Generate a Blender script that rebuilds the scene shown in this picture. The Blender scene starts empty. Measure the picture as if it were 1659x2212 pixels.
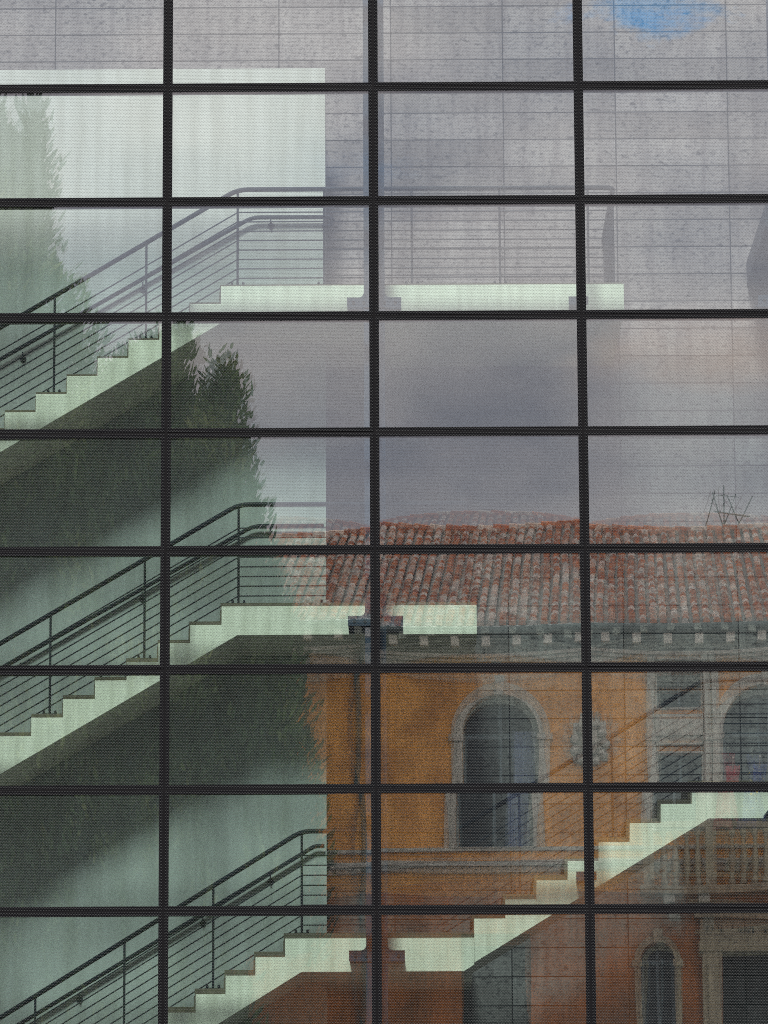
import bpy, bmesh, math, random
from mathutils import Vector, Matrix, noise
from mathutils.geometry import tessellate_polygon
random.seed(7)
S = bpy.context.scene
COL = S.collection
R = math.radians

# ------------------------------------------------------------------ camera
F_PX, CX, CY = 9000.0, 829.5, 1106.0        # focal length and centre in units of a 1659 x 2212 picture
D = 38.5                                    # metres from the camera to the glass wall (the plane y = 0)
EYE = 1.6
YAW, PIT, ROL = -0.004, 0.1906, 0.00466
cy_, sy_ = math.cos(YAW), math.sin(YAW)
cp_, sp_ = math.cos(PIT), math.sin(PIT)
cr_, sr_ = math.cos(ROL), math.sin(ROL)
def cam_to_world(v):                        # v = (right, forward, up) in camera axes
    x, y, z = v
    y, z = cp_*y - sp_*z, sp_*y + cp_*z
    return Vector((cy_*x + sy_*y, -sy_*x + cy_*y, z))
def ray(px, py):
    u, v = px-CX, py-CY
    u, v = cr_*u + sr_*v, -sr_*u + cr_*v
    return cam_to_world((u/F_PX, 1.0, -v/F_PX))
ORG = Vector((0, -D, EYE))
def at(px, py, Y=0.0):                      # survey helper: point of the plane y = Y
    r = ray(px, py); t = (Y+D)/r.y
    p = ORG + r*t
    return p.x, p.z
cd = bpy.data.cameras.new('camera'); cam = bpy.data.objects.new('camera', cd); COL.objects.link(cam)
cd.sensor_fit = 'VERTICAL'; cd.sensor_height = 36.0; cd.sensor_width = 27.0
cd.lens = F_PX/2212.0*36.0
cd.clip_start = 0.5; cd.clip_end = 3000
xr = cam_to_world((cr_, 0, -sr_)); zu = cam_to_world((sr_, 0, cr_)); fw = cam_to_world((0, 1, 0))
M = Matrix.Identity(4)
for i in range(3):
    M[i][0] = xr[i]; M[i][1] = zu[i]; M[i][2] = -fw[i]; M[i][3] = ORG[i]
cam.matrix_world = M
S.camera = cam

# ------------------------------------------------------------------ world, sun, exposure
SUN_EL, SUN_AZ = R(43), R(187)              # azimuth measured clockwise from +y
W = bpy.data.worlds.new('World'); S.world = W; W.use_nodes = True
nt = W.node_tree; nt.nodes.clear()
def N(t, kind, **kw):
    n = t.nodes.new(kind)
    for k, v in kw.items(): setattr(n, k, v)
    return n
sky = N(nt, 'ShaderNodeTexSky', sky_type='NISHITA', sun_disc=False, sun_elevation=SUN_EL, sun_rotation=SUN_AZ)
bgs = N(nt, 'ShaderNodeBackground'); bgs.inputs['Strength'].default_value = 0.085
bgc = N(nt, 'ShaderNodeBackground'); bgc.inputs['Strength'].default_value = .7
tc = N(nt, 'ShaderNodeTexCoord')
n1 = N(nt, 'ShaderNodeTexNoise'); n1.inputs['Scale'].default_value = 7; n1.inputs['Detail'].default_value = 7; n1.inputs['Roughness'].default_value = .55
n2 = N(nt, 'ShaderNodeTexNoise'); n2.inputs['Scale'].default_value = 14; n2.inputs['Detail'].default_value = 5
n3 = N(nt, 'ShaderNodeTexNoise'); n3.inputs['Scale'].default_value = 9; n3.inputs['Detail'].default_value = 3
mp = N(nt, 'ShaderNodeMapping'); mp.inputs['Scale'].default_value = (1, 1, 2.4); mp.inputs['Location'].default_value = (.3, .1, .25)
nt.links.new(tc.outputs['Generated'], mp.inputs['Vector'])
for n in (n1, n2, n3): nt.links.new(mp.outputs['Vector'], n.inputs['Vector'])
# cloud colour: dove grey, lilac and a warm patch here and there
cr1 = N(nt, 'ShaderNodeValToRGB')
cr1.color_ramp.elements[0].position = .38; cr1.color_ramp.elements[0].color = (.58, .555, .64, 1)
cr1.color_ramp.elements[1].position = .62; cr1.color_ramp.elements[1].color = (1.02, .90, .90, 1)
nt.links.new(n2.outputs['Fac'], cr1.inputs['Fac'])
WARM = cr1
# an overcast deck is about three times brighter overhead than near the horizon
def wm(op, a, b, cl=False):
    q = N(nt, 'ShaderNodeMath', operation=op); q.use_clamp = cl
    for i, v in enumerate((a, b)):
        if isinstance(v, (int, float)): q.inputs[i].default_value = v
        else: nt.links.new(v, q.inputs[i])
    return q.outputs[0]
spw = N(nt, 'ShaderNodeSeparateXYZ'); nt.links.new(tc.outputs['Generated'], spw.inputs[0])
rup = N(nt, 'ShaderNodeValToRGB'); re_ = rup.color_ramp.elements
for q_ in range(2): re_.new(.5)
for q_, (po, va) in enumerate(((.29, .29), (.42, .17), (.80, .20), (.95, 1.0))): re_[q_].position = po; re_[q_].color = (va, va, va, 1)
nt.links.new(spw.outputs[2], rup.inputs[0])
up = wm('MULTIPLY', rup.outputs[0], 3.0)
side = wm('ADD', wm('MULTIPLY', wm('MAXIMUM', spw.outputs[1], 0.0), 4.4), 1.0)
nt.links.new(wm('MULTIPLY', wm('MULTIPLY', up, side), .95), bgc.inputs['Strength'])
# openings in the cloud deck: noise, plus one break above the far house where blue shows
def gap(cx, cz, rx, rz):                    # a soft oval in sky directions (x, z), on the -y side
    sp = N(nt, 'ShaderNodeSeparateXYZ'); nt.links.new(tc.outputs['Generated'], sp.inputs[0])
    def m(op, a, b):
        q = N(nt, 'ShaderNodeMath', operation=op)
        for i, v in enumerate((a, b)):
            if isinstance(v, (int, float)): q.inputs[i].default_value = v
            else: nt.links.new(v, q.inputs[i])
        return q.outputs[0]
    ax = m('POWER', m('ABSOLUTE', m('DIVIDE', m('SUBTRACT', sp.outputs[0], cx), rx), 0), 2)
    az = m('POWER', m('ABSOLUTE', m('DIVIDE', m('SUBTRACT', sp.outputs[2], cz), rz), 0), 2)
    return m('SUBTRACT', 1.0, m('ADD', ax, az)), m
cover, m_ = gap(0.060, 0.3015, 0.018, 0.0058)
n4 = N(nt, 'ShaderNodeTexNoise'); n4.inputs['Scale'].default_value = 55; n4.inputs['Detail'].default_value = 9; n4.inputs['Roughness'].default_value = .62
mp4 = N(nt, 'ShaderNodeMapping'); mp4.inputs['Scale'].default_value = (1, 1, 2.0); nt.links.new(tc.outputs['Generated'], mp4.inputs[0]); nt.links.new(mp4.outputs[0], n4.inputs['Vector'])
rag = m_('MULTIPLY', m_('SUBTRACT', n4.outputs['Fac'], .52), 7.0)
cover = m_('MINIMUM', m_('MULTIPLY', m_('MAXIMUM', m_('ADD', cover, rag), 0), m_('MULTIPLY', m_('MINIMUM', m_('MAXIMUM', m_('ADD', cover, 1.2), 0), 1), .22)), .55)
mask = m_('SUBTRACT', n1.outputs['Fac'], cover)
glow, _ = gap(0.072, 0.224, 0.034, 0.0095)    # a warm break in the grey, low over the roofs
glow = m_('MULTIPLY', m_('MAXIMUM', m_('ADD', glow, m_('MULTIPLY', m_('SUBTRACT', n4.outputs['Fac'], .5), 2.0)), 0), .8)
gm = N(nt, 'ShaderNodeMixRGB'); gm.inputs[2].default_value = (1.25, .92, .78, 1)
nt.links.new(m_('MINIMUM', glow, .9), gm.inputs[0]); nt.links.new(WARM.outputs['Color'], gm.inputs[1]); nt.links.new(gm.outputs[0], bgc.inputs['Color'])
cr2 = N(nt, 'ShaderNodeValToRGB')
cr2.color_ramp.elements[0].position = .22; cr2.color_ramp.elements[0].color = (0, 0, 0, 1)
cr2.color_ramp.elements[1].position = .40; cr2.color_ramp.elements[1].color = (1, 1, 1, 1)
nt.links.new(mask, cr2.inputs['Fac'])
mx = N(nt, 'ShaderNodeMixShader'); wo = N(nt, 'ShaderNodeOutputWorld')
tnt = N(nt, 'ShaderNodeMixRGB', blend_type='MULTIPLY'); tnt.inputs[0].default_value = 1; tnt.inputs[2].default_value = (.12, .75, 1.30, 1)
nt.links.new(sky.outputs[0], tnt.inputs[1]); nt.links.new(tnt.outputs[0], bgs.inputs['Color'])
nt.links.new(cr2.outputs['Color'], mx.inputs[0]); nt.links.new(bgs.outputs[0], mx.inputs[1]); nt.links.new(bgc.outputs[0], mx.inputs[2])
nt.links.new(mx.outputs[0], wo.inputs['Surface'])
sl = bpy.data.lights.new('sun', 'SUN'); sun = bpy.data.objects.new('sun', sl); COL.objects.link(sun)
sl.energy = 4.7; sl.angle = R(10); sl.color = (1, .95, .88)
sd = Vector((math.sin(SUN_AZ)*math.cos(SUN_EL), math.cos(SUN_AZ)*math.cos(SUN_EL), math.sin(SUN_EL)))
sun.rotation_euler = sd.to_track_quat('Z', 'Y').to_euler()
S.view_settings.view_transform = 'Standard'; S.view_settings.look = 'None'
S.view_settings.exposure = 0.65; S.view_settings.gamma = 1.0
S.render.engine = 'CYCLES'
c = S.cycles
c.max_bounces = 10; c.diffuse_bounces = 4; c.glossy_bounces = 5; c.transparent_max_bounces = 24; c.transmission_bounces = 4
c.use_denoising = False; c.filter_width = 1.0; c.sample_clamp_indirect = 4
c.caustics_reflective = False; c.caustics_refractive = False

# ------------------------------------------------------------------ object helpers
def link(o, parent=None, name=None):
    COL.objects.link(o)
    if parent is not None: o.parent = parent
    return o
def tag(o, label=None, cat=None, group=None, kind=None):
    if label: o['label'] = label
    if cat: o['category'] = cat
    if group: o['group'] = group
    if kind: o['kind'] = kind
    return o
def thing(name, label, cat, loc=(0, 0, 0), rz=0, group=None):
    o = bpy.data.objects.new(name, None); COL.objects.link(o)
    o.location = loc; o.rotation_euler = (0, 0, rz); o.empty_display_size = .3
    return tag(o, label, cat, group)
class MB:
    """collects shapes; build() links them as one mesh object"""
    def __init__(s): s.v = []; s.f = []; s.mi = []
    def add(s, vs, fs, mi=0):
        b = len(s.v); s.v += [tuple(p) for p in vs]
        for f in fs: s.f.append(tuple(b+i for i in f)); s.mi.append(mi)
    def box(s, x0, x1, y0, y1, z0, z1, mi=0):
        vs = [(x, y, z) for x in (x0, x1) for y in (y0, y1) for z in (z0, z1)]
        s.add(vs, [(0, 1, 3, 2), (4, 6, 7, 5), (0, 4, 5, 1), (2, 3, 7, 6), (0, 2, 6, 4), (1, 5, 7, 3)], mi)
    def prism(s, poly, y0, y1, mi=0):       # polygon in (x, z) extruded along y
        n = len(poly)
        vs = [(x, y0, z) for x, z in poly] + [(x, y1, z) for x, z in poly]
        tri = tessellate_polygon([[Vector((x, z, 0)) for x, z in poly]])
        s.add(vs, [tuple(t) for t in tri] + [tuple(i+n for i in reversed(t)) for t in tri] + [(i, (i+1) % n, (i+1) % n+n, i+n) for i in range(n)], mi)
    def holed(s, outer, holes, y0, y1, mi=0):
        loops = [outer]+holes
        allp = [p for l in loops for p in l]; n = len(allp)
        tri = tessellate_polygon([[Vector((x, z, 0)) for x, z in l] for l in loops])
        vs = [(x, y0, z) for x, z in allp] + [(x, y1, z) for x, z in allp]
        fs = [tuple(t) for t in tri] + [tuple(i+n for i in reversed(t)) for t in tri]
        b = 0
        for l in loops:
            k = len(l)
            fs += [(b+i, b+(i+1) % k, b+(i+1) % k+n, b+i+n) for i in range(k)]
            b += k
        s.add(vs, fs, mi)
    def tube(s, pts, r, n=8, mi=0, cap=True):
        pts = [Vector(p) for p in pts]; rings = []
        for i, p in enumerate(pts):
            if i == 0: d = pts[1]-p
            elif i == len(pts)-1: d = p-pts[-2]
            else: d = (pts[i+1]-p).normalized()+(p-pts[i-1]).normalized()
            d.normalize()
            a = Vector((0, 0, 1)) if abs(d.z) < .9 else Vector((1, 0, 0))
            u = d.cross(a).normalized(); w = u.cross(d)
            rr = r[i] if isinstance(r, (list, tuple)) else r
            rings.append([p+(u*math.cos(2*math.pi*k/n)+w*math.sin(2*math.pi*k/n))*rr for k in range(n)])
        vs = [q for g in rings for q in g]
        fs = [(i*n+k, i*n+(k+1) % n, (i+1)*n+(k+1) % n, (i+1)*n+k) for i in range(len(pts)-1) for k in range(n)]
        if cap: fs += [tuple(range(n-1, -1, -1)), tuple((len(pts)-1)*n+k for k in range(n))]
        s.add(vs, fs, mi)
    def lathe(s, c, prof, n=12, mi=0):      # prof: (radius, z) about the vertical through c
        vs = [(c[0]+r*math.cos(2*math.pi*k/n), c[1]+r*math.sin(2*math.pi*k/n), c[2]+z) for r, z in prof for k in range(n)]
        fs = [(i*n+k, i*n+(k+1) % n, (i+1)*n+(k+1) % n, (i+1)*n+k) for i in range(len(prof)-1) for k in range(n)]
        fs += [tuple(range(n)), tuple((len(prof)-1)*n+k for k in range(n))]
        s.add(vs, fs, mi)
    def build(s, name, mats, parent=None, smooth=False, bevel=0):
        me = bpy.data.meshes.new(name); me.from_pydata(s.v, [], s.f)
        for m in (mats if isinstance(mats, (list, tuple)) else [mats]): me.materials.append(m)
        me.polygons.foreach_set('material_index', s.mi)
        bm = bmesh.new(); bm.from_mesh(me)
        bmesh.ops.recalc_face_normals(bm, faces=bm.faces)
        bm.to_mesh(me); bm.free()
        if smooth: me.polygons.foreach_set('use_smooth', [True]*len(me.polygons))
        me.update()
        o = bpy.data.objects.new(name, me)
        if bevel:
            b = o.modifiers.new('bevel', 'BEVEL'); b.width = bevel; b.segments = 2; b.limit_method = 'ANGLE'
        return link(o, parent)
def arc(cx, cz, r, a0, a1, n=20):
    return [(cx+r*math.cos(a0+(a1-a0)*i/n), cz+r*math.sin(a0+(a1-a0)*i/n)) for i in range(n+1)]
def fillet(pts, r, n=5):                    # round the inner corners of a 3-D polyline
    P = [Vector(p) for p in pts]; out = [P[0]]
    for i in range(1, len(P)-1):
        a, b = (P[i-1]-P[i]), (P[i+1]-P[i]); q = min(r, a.length*.45, b.length*.45)
        a = P[i]+a.normalized()*q; b = P[i]+b.normalized()*q
        for k in range(n+1):
            t = k/n; out.append(a*(1-t)**2+P[i]*2*t*(1-t)+b*t*t)
    out.append(P[-1]); return out

# ------------------------------------------------------------------ materials
def mat(name):
    m = bpy.data.materials.new(name); m.use_nodes = True
    t = m.node_tree; t.nodes.clear()
    return m, t
def mathn(t, op, a, b=0.0, cl=False):
    q = N(t, 'ShaderNodeMath', operation=op); q.use_clamp = cl
    for i, v in enumerate((a, b)):
        if isinstance(v, (int, float)): q.inputs[i].default_value = v
        else: t.links.new(v, q.inputs[i])
    return q.outputs[0]
def surf(name, col, rough=.7, var=.15, scale=3.0, bump=.0, bscale=40, spec=.3, metal=0, stretch=(1, 1, 1), col2=None, stain=0):
    m, t = mat(name)
    p = N(t, 'ShaderNodeBsdfPrincipled'); o = N(t, 'ShaderNodeOutputMaterial')
    p.inputs['Roughness'].default_value = rough; p.inputs['Metallic'].default_value = metal
    p.inputs['Specular IOR Level'].default_value = spec
    g = N(t, 'ShaderNodeTexCoord'); mp = N(t, 'ShaderNodeMapping'); mp.inputs['Scale'].default_value = stretch
    t.links.new(g.outputs['Object'], mp.inputs[0])
    n = N(t, 'ShaderNodeTexNoise'); n.inputs['Scale'].default_value = scale; n.inputs['Detail'].default_value = 8; n.inputs['Roughness'].default_value = .65
    t.links.new(mp.outputs[0], n.inputs['Vector'])
    r = N(t, 'ShaderNodeValToRGB'); e = r.color_ramp.elements
    lo = [max(0, x*(1-var)) for x in col]; hi = [min(1, x*(1+var)) for x in (col2 or col)]
    e[0].position = .3; e[0].color = (*lo, 1); e[1].position = .7; e[1].color = (*hi, 1)
    t.links.new(n.outputs['Fac'], r.inputs[0])
    c_out = r.outputs[0]
    if stain:
        mp2 = N(t, 'ShaderNodeMapping'); mp2.inputs['Scale'].default_value = (5, 5, .35)
        t.links.new(g.outputs['Object'], mp2.inputs[0])
        n2 = N(t, 'ShaderNodeTexNoise'); n2.inputs['Scale'].default_value = 2; n2.inputs['Detail'].default_value = 6
        t.links.new(mp2.outputs[0], n2.inputs['Vector'])
        r2 = N(t, 'ShaderNodeValToRGB'); r2.color_ramp.elements[0].position = .35; r2.color_ramp.elements[1].position = .62
        k = 1-stain; r2.color_ramp.elements[0].color = (k, k, k*.97, 1)
        t.links.new(n2.outputs['Fac'], r2.inputs[0])
        mm = N(t, 'ShaderNodeMixRGB', blend_type='MULTIPLY'); mm.inputs[0].default_value = 1
        t.links.new(c_out, mm.inputs[1]); t.links.new(r2.outputs[0], mm.inputs[2]); c_out = mm.outputs[0]
    t.links.new(c_out, p.inputs['Base Color'])
    if bump:
        b = N(t, 'ShaderNodeBump'); b.inputs['Strength'].default_value = bump; b.inputs['Distance'].default_value = .02
        n3 = N(t, 'ShaderNodeTexNoise'); n3.inputs['Scale'].default_value = bscale; n3.inputs['Detail'].default_value = 4
        t.links.new(g.outputs['Object'], n3.inputs['Vector'])
        t.links.new(n3.outputs['Fac'], b.inputs['Height']); t.links.new(b.outputs[0], p.inputs['Normal'])
    t.links.new(p.outputs[0], o.inputs[0])
    return m

GW, GH = 1.9699, 1.1287                     # one bay of the curtain wall
X0, Z0 = -2.21, 13.182                      # one joint crossing
GAP, BAND = .0105, .035
def glass_mat(name, refl, tint, dots):
    m, t = mat(name)
    o = N(t, 'ShaderNodeOutputMaterial')
    tr = N(t, 'ShaderNodeBsdfTransparent'); tr.inputs[0].default_value = (*tint, 1)
    gl = N(t, 'ShaderNodeBsdfGlossy'); gl.inputs['Roughness'].default_value = 0; gl.inputs[0].default_value = (.93, .96, 1, 1)
    mix = N(t, 'ShaderNodeMixShader'); mix.inputs[0].default_value = refl
    t.links.new(tr.outputs[0], mix.inputs[1]); t.links.new(gl.outputs[0], mix.inputs[2])
    out = mix.outputs[0]
    g = N(t, 'ShaderNodeTexCoord'); sp = N(t, 'ShaderNodeSeparateXYZ'); t.links.new(g.outputs['Object'], sp.inputs[0])
    x, z = sp.outputs[0], sp.outputs[2]
    ex = mathn(t, 'GREATER_THAN', mathn(t, 'ABSOLUTE', x), GW/2-GAP-BAND)
    ez = mathn(t, 'GREATER_THAN', mathn(t, 'ABSOLUTE', z), GH/2-GAP-BAND)
    band = mathn(t, 'MAXIMUM', ex, ez)
    bk = N(t, 'ShaderNodeBsdfPrincipled'); bk.inputs['Base Color'].default_value = (.004, .004, .005, 1)
    bk.inputs['Roughness'].default_value = .5; bk.inputs['Specular IOR Level'].default_value = 0
    mb = N(t, 'ShaderNodeMixShader'); t.links.new(band, mb.inputs[0]); t.links.new(out, mb.inputs[1]); t.links.new(bk.outputs[0], mb.inputs[2])
    out = mb.outputs[0]
    if dots:
        dx, dz, rad = .01455, .01395, .0026
        v = mathn(t, 'DIVIDE', z, dz); row = mathn(t, 'FLOOR', v)
        off = mathn(t, 'MULTIPLY', mathn(t, 'FLOORED_MODULO', row, 2.0), .5)
        u = mathn(t, 'ADD', mathn(t, 'DIVIDE', x, dx), off)
        fu = mathn(t, 'MULTIPLY', mathn(t, 'SUBTRACT', mathn(t, 'FRACT', u), .5), dx)
        fv = mathn(t, 'MULTIPLY', mathn(t, 'SUBTRACT', mathn(t, 'FRACT', v), .5), dz)
        d2 = mathn(t, 'ADD', mathn(t, 'MULTIPLY', fu, fu), mathn(t, 'MULTIPLY', fv, fv))
        dot = mathn(t, 'LESS_THAN', d2, rad*rad)
        df = N(t, 'ShaderNodeBsdfDiffuse'); df.inputs[0].default_value = (.072, .077, .08, 1)
        md = N(t, 'ShaderNodeMixShader'); t.links.new(dot, md.inputs[0]); t.links.new(out, md.inputs[1]); t.links.new(df.outputs[0], md.inputs[2])
        out = md.outputs[0]
    t.links.new(out, o.inputs[0])
    return m
M_GLF = glass_mat('dotted_outer_glass', .15, (.85, .94, .925), True)
M_GLB = glass_mat('inner_glass', .14, (.85, .94, .925), False)
M_EDGE = surf('gasket_black', (.006, .006, .007), .6, .1, spec=.05)
M_FRAME = surf('frame_black', (.004, .004, .005), .6, .2, spec=.05)
M_STEEL = surf('painted_blue_grey_steel', (.02, .032, .06), .6, .12, 6, spec=.15)
M_RAIL = surf('dark_rail_steel', (.010, .012, .020), .6, .2, 10, spec=.12)
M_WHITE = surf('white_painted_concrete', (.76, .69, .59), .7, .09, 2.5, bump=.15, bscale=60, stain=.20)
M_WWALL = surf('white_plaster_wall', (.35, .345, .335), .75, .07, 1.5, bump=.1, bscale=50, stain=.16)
M_TREAD = surf('brown_stone_tread', (.10, .08, .06), .7, .4, 40, spec=.1)
M_DARKC = surf('dark_grey_concrete', (.07, .065, .08), .7, .15, 3)
M_GREYC = surf('grey_concrete', (.32, .30, .33), .7, .15, 3, stain=.15)

def stone_wall_mat():
    m, t = mat('speckled_stone_slabs')
    p = N(t, 'ShaderNodeBsdfPrincipled'); o = N(t, 'ShaderNodeOutputMaterial'); p.inputs['Roughness'].default_value = .75
    p.inputs['Specular IOR Level'].default_value = .25
    g = N(t, 'ShaderNodeTexCoord'); sp = N(t, 'ShaderNodeSeparateXYZ'); t.links.new(g.outputs['Object'], sp.inputs[0])
    cb = N(t, 'ShaderNodeCombineXYZ'); t.links.new(sp.outputs[0], cb.inputs[0]); t.links.new(sp.outputs[2], cb.inputs[1])
    xa, za = at(1095, 303.8, 3.35); xb, zb = at(1338, 364, 3.35)
    bw = xb-xa; bh = (at(1100, 303.8, 3.35)[1]-at(1100, 303.8+59.2*8, 3.35)[1])/8*.99
    mp = N(t, 'ShaderNodeMapping'); mp.inputs['Location'].default_value = (-xa+bw*20, -za+bh*80, 0)
    t.links.new(cb.outputs[0], mp.inputs[0])
    br = N(t, 'ShaderNodeTexBrick', offset=0.0, squash=1.0)
    br.inputs['Scale'].default_value = 1; br.inputs['Brick Width'].default_value = bw; br.inputs['Row Height'].default_value = bh
    br.inputs['Mortar Size'].default_value = .0065; br.inputs['Mortar Smooth'].default_value = 0; br.inputs['Bias'].default_value = 0
    br.inputs['Color1'].default_value = (.145, .122, .125, 1); br.inputs['Color2'].default_value = (.225, .195, .20, 1); br.inputs['Mortar'].default_value = (.005, .005, .01, 1)
    t.links.new(mp.outputs[0], br.inputs['Vector'])
    def noi(scale, det, stretch, lo, hi, c0, c1, rough=.6):
        q = N(t, 'ShaderNodeMapping'); q.inputs['Scale'].default_value = stretch; t.links.new(g.outputs['Object'], q.inputs[0])
        n = N(t, 'ShaderNodeTexNoise'); n.inputs['Scale'].default_value = scale; n.inputs['Detail'].default_value = det; n.inputs['Roughness'].default_value = rough
        t.links.new(q.outputs[0], n.inputs['Vector'])
        r = N(t, 'ShaderNodeValToRGB'); r.color_ramp.elements[0].position = lo; r.color_ramp.elements[1].position = hi
        r.color_ramp.elements[0].color = (*c0, 1); r.color_ramp.elements[1].color = (*c1, 1)
        t.links.new(n.outputs['Fac'], r.inputs[0]); return r.outputs[0]
    layers = [noi(1.3, 8, (1, 1, 1), .3, .7, (.72, .71, .73), (1.0, 1, 1)),
              noi(15, 3, (1, 1, 1.5), .33, .45, (.30, .30, .33), (1, 1, 1), .7),
              noi(38, 2, (1, 1, 1.4), .34, .50, (.52, .52, .55), (1, 1, 1), .8),
              noi(3.2, 5, (3.5, 1, .25), .36, .6, (.70, .68, .70), (1, 1, 1))]
    cur = br.outputs['Color']
    for l in layers:
        mm = N(t, 'ShaderNodeMixRGB', blend_type='MULTIPLY'); mm.inputs[0].default_value = 1
        t.links.new(cur, mm.inputs[1]); t.links.new(l, mm.inputs[2]); cur = mm.outputs[0]
    t.links.new(cur, p.inputs['Base Color']); t.links.new(p.outputs[0], o.inputs[0])
    return m
M_STONE = stone_wall_mat()
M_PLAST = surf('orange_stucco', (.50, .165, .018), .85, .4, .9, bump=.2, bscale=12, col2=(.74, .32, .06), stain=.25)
M_PLOW = surf('shade_toned_red_brown_stucco', (.20, .075, .014), .9, .4, .8, bump=.2, bscale=12, col2=(.34, .10, .015), stain=.3)  # ground-storey stucco darkened in its base colour, standing in for shade
M_PALE = surf('pale_eave_blocks', (.62, .58, .45), .8, .2, 4)
M_TRIMD = surf('dark_ochre_stone', (.30, .25, .15), .8, .3, 4, bump=.3, bscale=15, stain=.3)  # darker ochre version of the carved stone, with streak noise
M_TRIM = surf('pale_carved_stone', (.44, .40, .31), .75, .25, 4, bump=.3, bscale=15, stain=.25)
M_WIN = surf('dark_window_glass', (.008, .014, .018), .35, .2, 3, spec=.12)
M_WFR = surf('grey_green_window_frame', (.10, .14, .14), .5, .2, 8)
M_CURT = surf('pale_blue_curtain', (.14, .18, .25), .8, .2, 3, stretch=(12, 12, .5))
M_DOOR = surf('dark_green_door', (.008, .014, .012), .6, .3, 4, spec=.1)
M_GUT = surf('weathered_gutter_metal', (.07, .095, .085), .6, .2, 3, spec=.15)
M_GROUND = surf('grey_paving', (.075, .075, .075), .8, .25, .6)
M_BARK = surf('bark', (.10, .075, .05), .9, .3, 8)
M_RED = surf('red_cloth', (.30, .03, .04), .8, .1, 4)
M_BLUE = surf('blue_cloth', (.01, .025, .15), .8, .1, 4)
M_YEL = surf('yellow_cloth', (.75, .55, .04), .8, .1, 4)
M_ANT = surf('antenna_metal', (.03, .035, .035), .5, .1, 4)

def attr_mat(name, ramp, rough=.8, spec=.2, trans=0):
    m, t = mat(name)
    p = N(t, 'ShaderNodeBsdfPrincipled'); o = N(t, 'ShaderNodeOutputMaterial'); p.inputs['Roughness'].default_value = rough
    p.inputs['Specular IOR Level'].default_value = spec
    a = N(t, 'ShaderNodeAttribute', attribute_name='rnd')
    r = N(t, 'ShaderNodeValToRGB'); e = r.color_ramp.elements
    while len(e) < len(ramp): e.new(.5)
    for i, (pos, c) in enumerate(ramp): e[i].position = pos; e[i].color = (*c, 1)
    t.links.new(a.outputs['Fac'], r.inputs[0])
    g = N(t, 'ShaderNodeTexCoord'); n = N(t, 'ShaderNodeTexNoise'); n.inputs['Scale'].default_value = 2.2; n.inputs['Detail'].default_value = 6
    t.links.new(g.outputs['Object'], n.inputs['Vector'])
    r2 = N(t, 'ShaderNodeValToRGB'); r2.color_ramp.elements[0].position = .3; r2.color_ramp.elements[0].color = (.6, .6, .62, 1); r2.color_ramp.elements[1].position = .65
    t.links.new(n.outputs['Fac'], r2.inputs[0])
    mm = N(t, 'ShaderNodeMixRGB', blend_type='MULTIPLY'); mm.inputs[0].default_value = 1
    t.links.new(r.outputs[0], mm.inputs[1]); t.links.new(r2.outputs[0], mm.inputs[2])
    t.links.new(mm.outputs[0], p.inputs['Base Color'])
    t.links.new(p.outputs[0], o.inputs[0])
    return m
M_TILE = attr_mat('clay_roof_tiles', [(0, (.13, .03, .012)), (.45, (.36, .09, .03)), (.75, (.50, .17, .06)), (.86, (.55, .42, .30)), (1, (.62, .55, .45))])
M_CHAN = surf('shade_dark_under_tiles', (.05, .032, .022), .9, .4, 3)  # dark base colour imitates the shade in the channels between the tiles
M_BEAM = surf('dark_eave_timber', (.02, .02, .018), .8, .3, 3)
M_LEAF = attr_mat('cypress_foliage', [(0, (.010, .022, .009)), (.45, (.04, .08, .025)), (.8, (.09, .14, .04)), (1, (.17, .20, .06))], .7)

# ================================================================== SETTING
g = MB(); g.add([(-900, -1400, 0), (900, -1400, 0), (900, 500, 0), (-900, 500, 0)], [(0, 1, 2, 3)])
tag(g.build('ground', M_GROUND), kind='structure')

# ================================================================== GLASS CURTAIN WALL
wall = thing('glass_curtain_wall', 'tall glass curtain wall of dotted rectangular panes with black joints in front of the stairs', 'glass facade')
NXP, NZP = 24, 16
def pane_mesh():
    hw, hh = GW/2-GAP, GH/2-GAP
    bm = bmesh.new(); grids = []
    for y0, amp in ((-.012, +.00035), (.014, -.00120)):
        gr = []
        for j in range(NZP+1):
            for i in range(NXP+1):
                u = -1+2*i/NXP; v = -1+2*j/NZP
                gr.append(bm.verts.new((u*hw, y0+amp*(1-u*u)*(1-v*v), v*hh)))
        grids.append(gr)
    for k, gr in enumerate(grids):
        for j in range(NZP):
            for i in range(NXP):
                a = j*(NXP+1)+i; q = [gr[a], gr[a+1], gr[a+NXP+2], gr[a+NXP+1]]
                f = bm.faces.new(q if k == 0 else q[::-1]); f.material_index = k; f.smooth = True
    A, B = grids; n = NXP+1
    rim = [i for i in range(n)] + [j*n+NXP for j in range(1, NZP+1)] + [NZP*n+i for i in range(NXP-1, -1, -1)] + [j*n for j in range(NZP-1, 0, -1)]
    for a, b in zip(rim, rim[1:]+rim[:1]):
        f = bm.faces.new((A[b], A[a], B[a], B[b])); f.material_index = 2; f.smooth = False
    for e in bm.edges:
        ms = {f.material_index for f in e.link_faces}
        if len(ms) > 1: e.smooth = False
    me = bpy.data.meshes.new('glass_pane'); bm.to_mesh(me); bm.free()
    for m in (M_GLF, M_GLB, M_EDGE): me.materials.append(m)
    return me
pm = pane_mesh()
COLS = range(-2, 4); ROWS = range(-1, 11)
prng = random.Random(3)
first = None
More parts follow.
